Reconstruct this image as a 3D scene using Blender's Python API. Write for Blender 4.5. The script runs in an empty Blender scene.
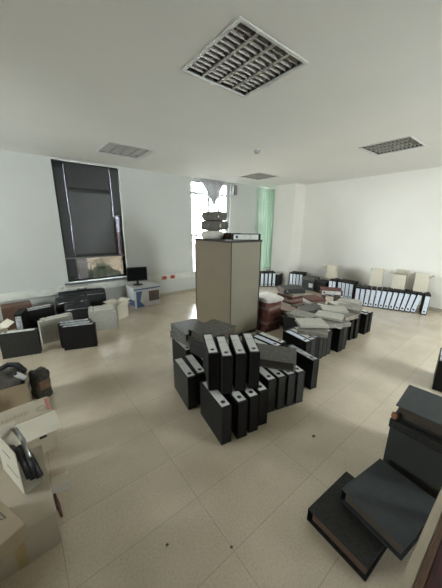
import bpy, bmesh, math, random
from mathutils import Vector, Matrix, noise
random.seed(7)
scene = bpy.context.scene
COL = scene.collection
PI = math.pi
def rad(a): return math.radians(a)

# ---------------------------------------------------------------- camera
cam_data = bpy.data.cameras.new('camera')
cam = bpy.data.objects.new('camera', cam_data); COL.objects.link(cam)
PITCH, ROLL, YAW = rad(14.731), rad(0.41), rad(38.453)
F = Vector((math.sin(YAW)*math.cos(PITCH), math.cos(YAW)*math.cos(PITCH), -math.sin(PITCH)))
RT = Vector((math.cos(YAW), -math.sin(YAW), 0)); UP = RT.cross(F)
R2 = RT*math.cos(ROLL) + UP*math.sin(ROLL); U2 = -RT*math.sin(ROLL) + UP*math.cos(ROLL)
M = Matrix((R2, U2, -F)).transposed().to_4x4()
M.translation = Vector((0, 0, 1.5))
cam.matrix_world = M
cam_data.sensor_fit = 'HORIZONTAL'; cam_data.sensor_width = 36
cam_data.lens = 256.92/442*36
cam_data.clip_start = 0.02
scene.camera = cam

# ---------------------------------------------------------------- exposure
scene.view_settings.view_transform = 'Standard'
scene.view_settings.look = 'None'
scene.view_settings.gamma = 1
scene.view_settings.use_curve_mapping = False
scene.view_settings.exposure = 1.30

# ---------------------------------------------------------------- world and daylight
world = bpy.data.worlds.new('overcast_sky'); scene.world = world
world.use_nodes = True
wn = world.node_tree.nodes; wl = world.node_tree.links
bg = wn['Background']
bg.inputs['Color'].default_value = (0.93, 0.97, 1.0, 1)
bg.inputs['Strength'].default_value = 18.0

XR, YL, ZC = 5.94, 5.07, 2.52           # right wall, left wall, ceiling
XB, YB = -3.6, -2.8                     # walls behind the camera

def portal(name, loc, rot, sx, sy):
    l = bpy.data.lights.new(name, 'AREA'); l.shape = 'RECTANGLE'; l.size = sx; l.size_y = sy
    l.cycles.is_portal = True
    o = bpy.data.objects.new(name, l); COL.objects.link(o); o.location = loc; o.rotation_euler = rot
portal('window_portal', (1.155, YL+0.19, 1.5), (rad(-90), 0, 0), 1.03, 2.0)
portal('window_portal', (3.745, YL+0.19, 1.45), (rad(-90), 0, 0), 1.11, 2.1)
portal('window_portal', (5.57, YL+0.19, 1.42), (rad(-90), 0, 0), 0.6, 2.1)
portal('window_portal', (3.6, YB-0.19, 1.65), (rad(90), 0, 0), 1.3, 1.5)
portal('window_portal', (XB-0.19, 3.2, 1.65), (0, rad(-90), 0), 1.5, 1.2)

# ---------------------------------------------------------------- materials
MATS = {}
def mat(name, color, rough=0.6, color2=None, scale=8, detail=4, bump=0.0, metal=0, spec=0.5, contrast=(0.35, 0.65), trans=0, alpha=None, stretch=None, bscale=None):
    if name in MATS: return MATS[name]
    m = bpy.data.materials.new(name); m.use_nodes = True
    nt = m.node_tree; b = nt.nodes['Principled BSDF']
    b.inputs['Roughness'].default_value = rough
    b.inputs['Metallic'].default_value = metal
    b.inputs['Specular IOR Level'].default_value = spec
    b.inputs['Transmission Weight'].default_value = trans
    b.inputs['Base Color'].default_value = (*color, 1)
    tc = nt.nodes.new('ShaderNodeTexCoord')
    src = tc.outputs['Object']
    if stretch:
        mp = nt.nodes.new('ShaderNodeMapping'); mp.inputs['Scale'].default_value = stretch
        nt.links.new(src, mp.inputs['Vector']); src = mp.outputs['Vector']
    if color2 is None: color2 = tuple(c*0.86 for c in color)
    nz = nt.nodes.new('ShaderNodeTexNoise'); nz.inputs['Scale'].default_value = scale; nz.inputs['Detail'].default_value = detail
    nt.links.new(src, nz.inputs['Vector'])
    cr = nt.nodes.new('ShaderNodeValToRGB')
    cr.color_ramp.elements[0].position = contrast[0]; cr.color_ramp.elements[0].color = (*color2, 1)
    cr.color_ramp.elements[1].position = contrast[1]; cr.color_ramp.elements[1].color = (*color, 1)
    nt.links.new(nz.outputs['Fac'], cr.inputs['Fac'])
    nt.links.new(cr.outputs['Color'], b.inputs['Base Color'])
    if bump:
        nb = nt.nodes.new('ShaderNodeTexNoise'); nb.inputs['Scale'].default_value = bscale or scale*3
        nt.links.new(src, nb.inputs['Vector'])
        bp = nt.nodes.new('ShaderNodeBump'); bp.inputs['Strength'].default_value = bump; bp.inputs['Distance'].default_value = 0.01
        nt.links.new(nb.outputs['Fac'], bp.inputs['Height']); nt.links.new(bp.outputs['Normal'], b.inputs['Normal'])
    MATS[name] = m
    return m

def mat_floor():
    m = bpy.data.materials.new('terrazzo_tiles'); m.use_nodes = True
    nt = m.node_tree; b = nt.nodes['Principled BSDF']; N = nt.nodes.new; L = nt.links.new
    tc = N('ShaderNodeTexCoord')
    mp = N('ShaderNodeMapping'); mp.inputs['Location'].default_value = (0.04, 0.0, 0)
    L(tc.outputs['Object'], mp.inputs['Vector'])
    br = N('ShaderNodeTexBrick'); br.offset = 0; br.squash = 1
    br.inputs['Scale'].default_value = 1.0
    br.inputs['Brick Width'].default_value = 0.64; br.inputs['Row Height'].default_value = 0.32
    br.inputs['Mortar Size'].default_value = 0.0022; br.inputs['Mortar Smooth'].default_value = 0.6
    br.inputs['Color1'].default_value = (0.70, 0.595, 0.455, 1); br.inputs['Color2'].default_value = (0.66, 0.56, 0.43, 1)
    br.inputs['Mortar'].default_value = (0.48, 0.40, 0.30, 1)
    L(mp.outputs['Vector'], br.inputs['Vector'])
    n1 = N('ShaderNodeTexNoise'); n1.inputs['Scale'].default_value = 3.1; n1.inputs['Detail'].default_value = 5; L(mp.outputs['Vector'], n1.inputs['Vector'])
    r1 = N('ShaderNodeValToRGB'); r1.color_ramp.elements[0].position = 0.25; r1.color_ramp.elements[0].color = (0.84, 0.83, 0.81, 1)
    r1.color_ramp.elements[1].position = 0.75; r1.color_ramp.elements[1].color = (1, 1, 1, 1); L(n1.outputs['Fac'], r1.inputs['Fac'])
    n2 = N('ShaderNodeTexNoise'); n2.inputs['Scale'].default_value = 90; n2.inputs['Detail'].default_value = 2; L(mp.outputs['Vector'], n2.inputs['Vector'])
    r2 = N('ShaderNodeValToRGB'); r2.color_ramp.elements[0].position = 0.3; r2.color_ramp.elements[0].color = (0.88, 0.87, 0.85, 1)
    r2.color_ramp.elements[1].position = 0.6; r2.color_ramp.elements[1].color = (1, 1, 1, 1); L(n2.outputs['Fac'], r2.inputs['Fac'])
    m1 = N('ShaderNodeMix'); m1.data_type = 'RGBA'; m1.blend_type = 'MULTIPLY'; m1.inputs[0].default_value = 1
    L(br.outputs['Color'], m1.inputs[6]); L(r1.outputs['Color'], m1.inputs[7])
    r1.color_ramp.interpolation = 'EASE'
    m2 = N('ShaderNodeMix'); m2.data_type = 'RGBA'; m2.blend_type = 'MULTIPLY'; m2.inputs[0].default_value = 1
    L(m1.outputs[2], m2.inputs[6]); L(r2.outputs['Color'], m2.inputs[7])
    L(m2.outputs[2], b.inputs['Base Color'])
    r3 = N('ShaderNodeMapRange'); r3.inputs[3].default_value = 0.24; r3.inputs[4].default_value = 0.30
    b.inputs['Coat Weight'].default_value = 0.7; b.inputs['Coat Roughness'].default_value = 0.2
    b.inputs['Specular IOR Level'].default_value = 0.75
    b.inputs['Roughness'].default_value = 0.27
    return m

def mat_glass(name, tint, rough=0.02):
    m = bpy.data.materials.new(name); m.use_nodes = True
    nt = m.node_tree; nt.nodes.remove(nt.nodes['Principled BSDF'])
    N = nt.nodes.new; L = nt.links.new
    out = nt.nodes['Material Output']
    t = N('ShaderNodeBsdfTransparent'); t.inputs['Color'].default_value = (*tint, 1)
    g = N('ShaderNodeBsdfGlossy'); g.inputs['Roughness'].default_value = rough
    fr = N('ShaderNodeFresnel'); fr.inputs['IOR'].default_value = 1.45
    mx = N('ShaderNodeMixShader'); L(fr.outputs[0], mx.inputs[0]); L(t.outputs[0], mx.inputs[1]); L(g.outputs[0], mx.inputs[2])
    L(mx.outputs[0], out.inputs['Surface'])
    return m

def mat_cloth(name, color, trans=0.5):
    m = bpy.data.materials.new(name); m.use_nodes = True
    nt = m.node_tree; nt.nodes.remove(nt.nodes['Principled BSDF'])
    N = nt.nodes.new; L = nt.links.new
    out = nt.nodes['Material Output']
    tc = N('ShaderNodeTexCoord'); nz = N('ShaderNodeTexNoise'); nz.inputs['Scale'].default_value = 60
    L(tc.outputs['Object'], nz.inputs['Vector'])
    cr = N('ShaderNodeValToRGB'); cr.color_ramp.elements[0].color = (*[c*0.85 for c in color], 1); cr.color_ramp.elements[1].color = (*color, 1)
    L(nz.outputs['Fac'], cr.inputs['Fac'])
    d = N('ShaderNodeBsdfDiffuse'); L(cr.outputs[0], d.inputs['Color'])
    t = N('ShaderNodeBsdfTranslucent'); L(cr.outputs[0], t.inputs['Color'])
    mx = N('ShaderNodeMixShader'); mx.inputs[0].default_value = trans
    L(d.outputs[0], mx.inputs[1]); L(t.outputs[0], mx.inputs[2]); L(mx.outputs[0], out.inputs['Surface'])
    return m

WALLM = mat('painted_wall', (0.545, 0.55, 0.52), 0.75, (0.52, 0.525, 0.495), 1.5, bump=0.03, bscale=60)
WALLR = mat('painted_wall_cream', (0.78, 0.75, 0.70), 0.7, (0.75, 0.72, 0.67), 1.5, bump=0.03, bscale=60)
CEILM = mat('ceiling_paint', (0.80, 0.79, 0.76), 0.8, (0.77, 0.76, 0.73), 1.2, bump=0.03, bscale=50)
FLOORM = mat_floor()
TRIMM = mat('trunking_plastic', (0.66, 0.66, 0.60), 0.5)
SKIRT = mat('skirting_tile', (0.42, 0.37, 0.29), 0.5, scale=5)
ALU_D = mat('dark_frame_metal', (0.10, 0.105, 0.11), 0.4, scale=20)
ALU_W = mat('pale_frame_metal', (0.62, 0.63, 0.62), 0.4, scale=20)
TINT = mat_glass('tinted_glass', (0.19, 0.185, 0.18))
TINTD = mat_glass('dark_tinted_film', (0.125, 0.12, 0.135))
CLEAR = mat_glass('clear_glass', (0.92, 0.95, 0.94))
BLACK = mat('black_marbled_board', (0.014, 0.0125, 0.012), 0.55, (0.008, 0.007, 0.007), 55, spec=0.22)
BLACK2 = mat('charcoal_marbled_board', (0.033, 0.032, 0.029), 0.55, (0.018, 0.017, 0.015), 70, spec=0.3)
GREY = mat('grey_cloud_board', (0.14, 0.133, 0.118), 0.6, (0.08, 0.076, 0.068), 70, contrast=(0.4, 0.6), spec=0.3)
SLATE = mat('slate_grey_board', (0.056, 0.062, 0.064), 0.6, (0.048, 0.053, 0.055), 20, spec=0.25)
MAROON = mat('maroon_board', (0.13, 0.045, 0.035), 0.55, (0.07, 0.025, 0.02), 50, spec=0.3)
PALE = mat('pale_grey_board', (0.42, 0.40, 0.35), 0.65, (0.36, 0.34, 0.29), 40, spec=0.3)
LABEL = mat('white_label_paper', (0.62, 0.62, 0.59), 0.55, (0.46, 0.46, 0.44), 30, contrast=(0.30, 0.50))
LABELB = mat('bluish_label_paper', (0.66, 0.71, 0.80), 0.5, (0.42, 0.48, 0.60), 35, contrast=(0.3, 0.5))
LABELF = mat('foil_label', (0.50, 0.52, 0.54), 0.25, (0.25, 0.26, 0.28), 25, contrast=(0.4, 0.55))
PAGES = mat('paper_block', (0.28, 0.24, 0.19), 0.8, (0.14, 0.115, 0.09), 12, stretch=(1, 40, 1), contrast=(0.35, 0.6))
PAPER = mat('loose_paper', (0.62, 0.60, 0.54), 0.7, (0.54, 0.52, 0.46), 6)
RING = mat('ring_steel', (0.55, 0.55, 0.55), 0.25, metal=1)
HOLE = mat('hole_black', (0.006, 0.006, 0.006), 0.9)
CAB = mat('cabinet_taupe_panel', (0.215, 0.172, 0.115), 0.55, (0.20, 0.16, 0.107), 3)
CABS = mat('cabinet_side_panel', (0.225, 0.20, 0.145), 0.5, (0.21, 0.187, 0.135), 3)
CABT = mat('cabinet_dark_wood', (0.035, 0.025, 0.02), 0.4, (0.02, 0.015, 0.012), 20, stretch=(1, 8, 1))
CARTW = mat('white_carton', (0.46, 0.395, 0.30), 0.75, (0.42, 0.36, 0.27), 5)
CARTB = mat('tan_carton', (0.38, 0.30, 0.20), 0.8, (0.34, 0.265, 0.175), 5)
CARTC = mat('cream_carton', (0.66, 0.60, 0.49), 0.75, (0.60, 0.545, 0.44), 6)
CARTI = mat('carton_inside', (0.30, 0.24, 0.17), 0.85)
TAPE = mat('yellow_tape', (0.45, 0.34, 0.16), 0.4)
INK = mat('printed_ink', (0.13, 0.10, 0.08), 0.7)
INKP = mat('pale_printed_ink', (0.33, 0.29, 0.23), 0.7)
INKR = mat('red_ink', (0.45, 0.17, 0.14), 0.7)
INKB = mat('blue_print', (0.07, 0.13, 0.28), 0.5)
PLASTIC = mat('black_plastic', (0.016, 0.016, 0.018), 0.35, scale=30)
SCREEN = mat('dark_screen', (0.008, 0.009, 0.010), 0.18, scale=10)
NYLON = mat('black_nylon', (0.012, 0.012, 0.015), 0.6, (0.006, 0.006, 0.008), 40, bump=0.2)
STEEL = mat('brushed_steel', (0.45, 0.45, 0.45), 0.3, metal=1)
LOUV = mat('louvre_aluminium', (0.42, 0.40, 0.36), 0.5, (0.36, 0.34, 0.31), 15, metal=0.3)
LFRAME = mat('lamp_frame_enamel', (0.66, 0.66, 0.64), 0.4)
LIN = mat('lamp_housing', (0.12, 0.115, 0.10), 0.5, metal=0.4)
TUBE = mat('unlit_tube_glass', (0.30, 0.30, 0.285), 0.4)
REDP = mat('red_plastic', (0.50, 0.10, 0.06), 0.4)
REDWOOD = mat('dark_red_wood', (0.075, 0.014, 0.011), 0.65, (0.03, 0.007, 0.006), 12, stretch=(1, 10, 1))
BROWNW = mat('brown_wood_edge', (0.15, 0.08, 0.045), 0.8, (0.09, 0.05, 0.03), 15, stretch=(1, 10, 1))
CREAME = mat('cream_wood_edge', (0.46, 0.39, 0.29), 0.5, (0.40, 0.34, 0.25), 10)
GREYCLOTH = mat('grey_brown_cloth', (0.14, 0.125, 0.105), 0.9, (0.09, 0.08, 0.068), 25, bump=0.4)
PALECLOTH = mat('pale_sheet', (0.55, 0.52, 0.47), 0.85, (0.46, 0.43, 0.38), 8, bump=0.2)
ORANGE = mat('orange_cardboard', (0.33, 0.15, 0.08), 0.8)
GREENC = mat_cloth('green_curtain_cloth', (0.58, 0.67, 0.59), 0.28)
GREYC = mat_cloth('grey_drape_cloth', (0.50, 0.49, 0.50), 0.35)
BLINDM = mat('dark_blind_film', (0.050, 0.050, 0.047), 0.42, (0.040, 0.040, 0.038), 2, spec=0.4)
BLINDT = mat('dark_valance_film', (0.028, 0.029, 0.028), 0.45, (0.022, 0.023, 0.022), 2, spec=0.35)
GROUNDM = mat('outdoor_ground', (0.07, 0.065, 0.06), 0.9, scale=1)
BUILDM = mat('outdoor_render', (0.62, 0.50, 0.38), 0.8, scale=1)
LEAFM = mat('leaf_green', (0.05, 0.06, 0.03), 0.7, scale=10)

# ---------------------------------------------------------------- mesh helpers
class MB:
    def __init__(s): s.bm = bmesh.new()
    def box(s, c, d, rot=None, bevel=0.0, seg=1):
        m = Matrix.Translation(Vector(c)) @ ((rot.to_4x4() if rot else Matrix.Identity(4))) @ Matrix.Diagonal((*d, 1))
        r = bmesh.ops.create_cube(s.bm, size=1, matrix=m)
        if bevel:
            es = list({e for v in r['verts'] for e in v.link_edges})
            bmesh.ops.bevel(s.bm, geom=es, offset=bevel, segments=seg, affect='EDGES', profile=0.5)
        return s
    def bb(s, x0, x1, y0, y1, z0, z1, bevel=0.0, seg=1):
        return s.box(((x0+x1)/2, (y0+y1)/2, (z0+z1)/2), (x1-x0, y1-y0, z1-z0), None, bevel, seg)
    def cyl(s, a, b, r, r2=None, n=16):
        a = Vector(a); b = Vector(b); d = b-a
        m = Matrix.Translation((a+b)/2) @ d.to_track_quat('Z', 'Y').to_matrix().to_4x4()
        bmesh.ops.create_cone(s.bm, cap_ends=True, segments=n, radius1=r, radius2=r if r2 is None else r2, depth=d.length, matrix=m)
        return s
    def tube(s, pts, r, n=8):
        pts = [Vector(p) for p in pts]; rings = []
        for i, p in enumerate(pts):
            d = (pts[min(i+1, len(pts)-1)] - pts[max(i-1, 0)]).normalized()
            q = d.to_track_quat('Z', 'Y').to_matrix()
            rings.append([s.bm.verts.new(p + q @ Vector((r*math.cos(2*PI*k/n), r*math.sin(2*PI*k/n), 0))) for k in range(n)])
        for i in range(len(rings)-1):
            for k in range(n):
                s.bm.faces.new((rings[i][k], rings[i][(k+1) % n], rings[i+1][(k+1) % n], rings[i+1][k]))
        s.bm.faces.new(rings[0][::-1]); s.bm.faces.new(rings[-1])
        return s
    def torus(s, c, R, r, axis='Z', n=20, k=8):
        pts = []
        for i in range(n+1):
            a = 2*PI*i/n
            u, v = R*math.cos(a), R*math.sin(a)
            pts.append(Vector(c) + (Vector((u, v, 0)) if axis == 'Z' else Vector((0, u, v)) if axis == 'X' else Vector((u, 0, v))))
        return s.tube(pts, r, k)
    def prism(s, poly, z0, z1, m=None):
        a = [s.bm.verts.new((x, y, z0)) for x, y in poly]; b = [s.bm.verts.new((x, y, z1)) for x, y in poly]
        s.bm.faces.new(a[::-1]); s.bm.faces.new(b)
        for i in range(len(poly)):
            j = (i+1) % len(poly); s.bm.faces.new((a[i], a[j], b[j], b[i]))
        if m: bmesh.ops.transform(s.bm, matrix=m, verts=a+b)
        return s
    def lump(s, c, d, seed=0, amp=0.15, power=0.45, cuts=10, freq=3.0):
        """rounded, slightly crumpled body inside a box of size d"""
        old = set(s.bm.verts)
        r = bmesh.ops.create_cube(s.bm, size=2)
        es = list({e for v in r['verts'] for e in v.link_edges})
        bmesh.ops.subdivide_edges(s.bm, edges=es, cuts=cuts, use_grid_fill=True)
        for v in s.bm.verts:
            if v in old: continue
            p = v.co.copy(); sp = p.normalized()
            q = p.lerp(sp*1.15, power)
            n = noise.noise(q*freq*0.5 + Vector((seed*7.3, seed*1.7, seed)))
            q *= 1 + amp*n
            q.z = max(q.z, -1)
            v.co = Vector((c[0] + q.x*d[0]/2, c[1] + q.y*d[1]/2, c[2] + q.z*d[2]/2))
        return s
    def build(s, name, m, parent=None, smooth=False, loc=None):
        me = bpy.data.meshes.new(name)
        bmesh.ops.recalc_face_normals(s.bm, faces=s.bm.faces)
        s.bm.to_mesh(me); s.bm.free()
        me.materials.append(m)
        if smooth:
            for f in me.polygons: f.use_smooth = True
        o = bpy.data.objects.new(name, me); COL.objects.link(o)
        if parent: o.parent = parent
        if loc: o.location = loc
        return o

def tag(o, label=None, cat=None, group=None, kind=None):
    if label: o['label'] = label
    if cat: o['category'] = cat
    if group: o['group'] = group
    if kind: o['kind'] = kind
    return o
def empty(name, loc=(0, 0, 0), rz=0):
    o = bpy.data.objects.new(name, None); COL.objects.link(o); o.empty_display_size = 0.1
    o.location = loc; o.rotation_euler = (0, 0, rz)
    return o
def copy_tree(o, parent=None):
    c = o.copy(); COL.objects.link(c)
    if parent: c.parent = parent
    for ch in o.children: copy_tree(ch, c)
    return c
def structure(o): o['kind'] = 'structure'; return o

# ---------------------------------------------------------------- room shell
structure(MB().bb(XB-0.2, XR+0.2, YB-0.2, YL+0.2, -0.12, 0).build('floor', FLOORM))

def grid_cells(us, vs, skip):
    for i in range(len(us)-1):
        for j in range(len(vs)-1):
            if (i, j) not in skip: yield us[i], us[i+1], vs[j], vs[j+1]

# left wall with three window openings
w = MB()
us = [XB-0.2, 0.64, 1.67, 3.19, 4.30, 5.27, 5.87, XR+0.2]; vs = [0, 0.37, 0.40, 0.53, 2.50, 2.85]
skip = {(1, 3), (3, 2), (3, 3), (5, 1), (5, 2), (5, 3)}
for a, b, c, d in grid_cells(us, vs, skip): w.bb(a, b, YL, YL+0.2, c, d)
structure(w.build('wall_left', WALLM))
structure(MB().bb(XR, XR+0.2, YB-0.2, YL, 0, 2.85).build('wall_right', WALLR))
w = MB()
for a, b, c, d in grid_cells([XB, 2.95, 4.25, XR], [0, 0.9, 2.4, 2.85], {(1, 1)}): w.bb(a, b, YB-0.2, YB, c, d)
structure(w.build('wall_back', WALLM))
w = MB()
for a, b, c, d in grid_cells([YB-0.2, 2.6, 3.8, YL], [0, 0.9, 2.4, 2.85], {(1, 1)}): w.bb(XB-0.2, XB, a, b, c, d)
structure(w.build('wall_side', WALLM))
structure(MB().bb(5.52, XR, 4.10, 4.72, 0, ZC).build('trim_1', WALLR))   # corner pillar

# ceiling with four square openings for the lamps
LAMPS = [(1.36, 1.495), (4.04, 1.54), (1.41, 3.99), (4.235, 4.09)]
HS = 0.30
w = MB()
def ceil_strip(y0, y1, holes):
    xs = [XB]; 
    for hx in holes: xs += [hx-HS+0.012, hx+HS-0.012]
    xs.append(XR)
    for k in range(0, len(xs), 2): w.bb(xs[k], xs[k+1], y0, y1, ZC, ZC+0.03)
cuts = [YB]
ceil_strip(YB, 1.495-HS, [])
ceil_strip(1.495-HS, 1.54-HS, [1.36])
ceil_strip(1.54-HS, 1.495+HS, [1.36, 4.04])
ceil_strip(1.495+HS, 1.54+HS, [4.04])
ceil_strip(1.54+HS, 3.99-HS, [])
ceil_strip(3.99-HS, 4.09-HS, [1.41])
ceil_strip(4.09-HS, 3.99+HS, [1.41, 4.235])
ceil_strip(3.99+HS, 4.09+HS, [4.235])
ceil_strip(4.09+HS, YL, [])
w.bb(XB-0.2, XR+0.2, YB-0.2, YL+0.2, 2.85, 2.95)
structure(w.build('ceiling', CEILM))

# skirting, trunking, sills
structure(MB().bb(XB, XR, YL-0.012, YL-0.0005, 0, 0.07).build('baseboard_left', SKIRT))
structure(MB().bb(XR-0.012, XR-0.0005, YB, 4.09, 0, 0.07).build('baseboard_right', SKIRT))
t = MB(); t.bb(XB, 5.25, YL-0.05, YL-0.0005, 0.36, 0.48, 0.004); t.bb(XB, 5.25, YL-0.053, YL-0.049, 0.415, 0.425)
structure(t.build('trim_2', TRIMM))
structure(MB().bb(0.58, 1.74, YL-0.06, YL+0.1, 0.50, 0.528, 0.004).build('trim_3', ALU_D))

# window 1 : dark frame, tinted panes
def window(name, x0, x1, z0, z1, y, fm, gm, vm, hm, th=0.04, dep=0.05):
    o = MB()
    o.bb(x0, x0+th, y, y+dep, z0, z1); o.bb(x1-th, x1, y, y+dep, z0, z1)
    o.bb(x0+th, x1-th, y, y+dep, z0, z0+th); o.bb(x0+th, x1-th, y, y+dep, z1-th, z1)
    for v in vm: o.bb(v-th/2, v+th/2, y+0.002, y+dep-0.002, z0+th, z1-th)
    for h in hm: o.bb(x0+th, x1-th, y+0.004, y+dep-0.004, h-th/2, h+th/2)
    f = structure(o.build(name, fm))
    MB().bb(x0+th, x1-th, y+dep/2-0.003, y+dep/2+0.003, z0+th, z1-th).build('pane', gm, f)
    return f
window('window_1', 0.64, 1.67, 0.53, 2.50, YL+0.09, ALU_D, CLEAR, [], [1.05])
window('window_2', 3.19, 4.30, 0.40, 2.50, YL+0.09, ALU_W, CLEAR, [3.72, 4.02], [2.22, 1.30], 0.055)
window('window_3', 5.27, 5.87, 0.37, 2.50, YL+0.09, ALU_W, CLEAR, [5.57], [2.2])
window('window_added_back', 2.95, 4.25, 0.9, 2.4, YB-0.14, ALU_W, CLEAR, [3.6], [])  # unseen window added behind the camera to light the faces turned towards it
f = structure(MB().bb(XB-0.14, XB-0.10, 2.6, 2.66, 0.9, 2.4).bb(XB-0.14, XB-0.10, 3.74, 3.8, 0.9, 2.4).bb(XB-0.14, XB-0.10, 2.66, 3.74, 0.9, 0.96).bb(XB-0.14, XB-0.10, 2.66, 3.74, 2.34, 2.4).bb(XB-0.14, XB-0.10, 3.17, 3.23, 0.96, 2.34).build('window_added_side', ALU_W))  # unseen window added in the side wall as mild daylight fill
MB().bb(XB-0.123, XB-0.117, 2.66, 3.74, 0.96, 2.34).build('pane', CLEAR, f)

# blind of dark film hung in the first window
bl = empty('roller_blind', (1.155, YL+0.03, 0.95))
tag(bl, 'dark grey film blind hanging over the tall window at left', 'blind')
def wavy_sheet(x0, x1, z0, z1, amp, n=24, th=0.003, seed=0, k=2.0):
    b = MB(); bm = b.bm; nz = 16; fr = []; bk = []
    for j in range(nz+1):
        z = z0+(z1-z0)*j/nz
        r1 = []; r2 = []
        for i in range(n+1):
            x = x0+(x1-x0)*i/n
            y = amp*noise.noise(Vector((x*k+seed, z*k*0.7, seed)))
            r1.append(bm.verts.new((x, y, z))); r2.append(bm.verts.new((x, y+th, z)))
        fr.append(r1); bk.append(r2)
    for j in range(nz):
        for i in range(n):
            bm.faces.new((fr[j][i], fr[j][i+1], fr[j+1][i+1], fr[j+1][i]))
            bm.faces.new((bk[j][i+1], bk[j][i], bk[j+1][i], bk[j+1][i+1]))
    for i in range(n):
        bm.faces.new((fr[0][i+1], fr[0][i], bk[0][i], bk[0][i+1])); bm.faces.new((fr[nz][i], fr[nz][i+1], bk[nz][i+1], bk[nz][i]))
    for j in range(nz):
        bm.faces.new((fr[j][0], fr[j+1][0], bk[j+1][0], bk[j][0])); bm.faces.new((fr[j+1][n], fr[j][n], bk[j][n], bk[j+1][n]))
    return b
wavy_sheet(-0.348, 0.345, 0.0, 1.15, 0.012, seed=3).build('film_panel', BLINDM, bl, True)
wavy_sheet(-0.352, 0.342, 1.14, 1.54, 0.004, seed=5).build('valance', BLINDT, bl, True, loc=(0, -0.014, 0))
wavy_sheet(-0.505, -0.362, -0.40, 1.54, 0.006, n=8, seed=9).build('side_strip', BLINDT, bl, True)
wavy_sheet(0.365, 0.505, 0.72, 1.54, 0.006, n=8, seed=8).build('side_strip', BLINDT, bl, True)
MB().bb(-0.352, 0.505, 0.0, 0.003, -0.40, -0.014).build('tinted_film', TINT, bl)
MB().bb(-0.361, -0.345, 0.012, 0.015, -0.40, 1.54).build('slit_dimmer', TINTD, bl)  # strip added across the left slit to dim the sky behind it
MB().bb(0.335, 0.395, 0.022, 0.025, -0.014, 1.54).build('slit_dimmer', TINTD, bl)  # dimming strip added across the right slit
wavy_sheet(0.35, 0.505, -0.01, 0.72, 0.004, n=8, seed=12).build('side_strip', TINTD, bl, True, loc=(0, 0.006, 0))
MB().bb(-0.5, 0.5, -0.018, -0.002, -0.012, 0.012).build('bottom_rail', ALU_D, bl)

# outdoors
structure(MB().bb(-30, 40, YL+0.25, 60, -3.2, -3.0).build('ground', GROUNDM))
bu = MB().bb(2.9, 4.2, 12.0, 15.0, -3, 1.2).build('outdoor_building', BUILDM)
tag(bu, 'tan building block outside, seen through the foot of the dark window', 'building')
sh = empty('outdoor_shrub', (2.95, 10.6, -2.55))
tag(sh, 'dark shrub outside below the dark tinted window', 'shrub')
b = MB()
for k in range(10):
    a = random.random()*2*PI; b.lump((0.45*math.cos(a), 0.4*math.sin(a), 1.7+random.random()*0.8), (1.0, 1.0, 0.9), k, 0.5, 0.9, 5, 6)
b.build('foliage', LEAFM, sh, True)
MB().cyl((0, 0, -0.45), (0, 0, 1.6), 0.07, 0.05).build('trunk', BROWNW, sh)

# curtains
c = MB(); bm = c.bm
def pleated(x0, x1, z0, z1, n, amp, waves):
    rows = []
    for j in range(9):
        z = z0+(z1-z0)*j/8; row = []
        for side in (0, 1):
            for i in range(n+1):
                i2 = i if side == 0 else n-i
                x = x0+(x1-x0)*i2/n
                y = amp*math.sin(2*PI*waves*i2/n + 0.3*math.sin(j)) + side*0.004
                row.append(bm.verts.new((x, y, z)))
        rows.append(row)
    m = len(rows[0])
    for j in range(8):
        for i in range(m): bm.faces.new((rows[j][i], rows[j][(i+1) % m], rows[j+1][(i+1) % m], rows[j+1][i]))
pleated(0, 0.70, 0, 2.14, 60, 0.022, 7)
cu = c.build('green_curtain', GREENC, None, True, loc=(5.17, YL-0.07, 0.34))
tag(cu, 'pale green pleated curtain hanging beside the corner pillar', 'curtain')

dr = empty('grey_drape', (3.72, YL-0.07, 1.55))
tag(dr, 'grey drape gathered to a point hanging in the bright window', 'curtain')
b = MB(); bm = b.bm
rows = []
for j in range(11):
    t_ = j/10; z = 0.42+0.53*t_; hw = 0.02+0.34*t_**1.1
    row = []
    for side in (0, 1):
        for i in range(25):
            i2 = i if side == 0 else 24-i
            row.append(bm.verts.new(((-hw+2*hw*i2/24)+0.03*(1-t_), (0.012+0.02*t_)*math.sin(i2*1.9)+side*0.004, z)))
    rows.append(row)
for j in range(10):
    for i in range(50): bm.faces.new((rows[j][i], rows[j][(i+1) % 50], rows[j+1][(i+1) % 50], rows[j+1][i]))
b.build('cloth', GREYC, dr, True)
MB().tube([(0.03, 0, 0.43), (0.035, 0.004, 0.2), (0.03, 0, 0.0)], 0.012).build('tie_cord', GREYC, dr, True)
MB().box((-0.0, 0.02, 0.955), (0.8, 0.02, 0.02)).build('curtain_rail', ALU_W, dr)
br = empty('wall_bracket', (4.38, YL-0.001, 2.22))
tag(br, 'small grey bracket box high on the wall right of the bright window', 'bracket')
MB().box((0, -0.05, 0.13), (0.12, 0.09, 0.22), None, 0.006).build('box', mat('grey_plastic', (0.22, 0.22, 0.23), 0.5), br)
MB().box((0, -0.006, 0.13), (0.16, 0.010, 0.26)).build('mount_plate', ALU_W, br)

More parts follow.
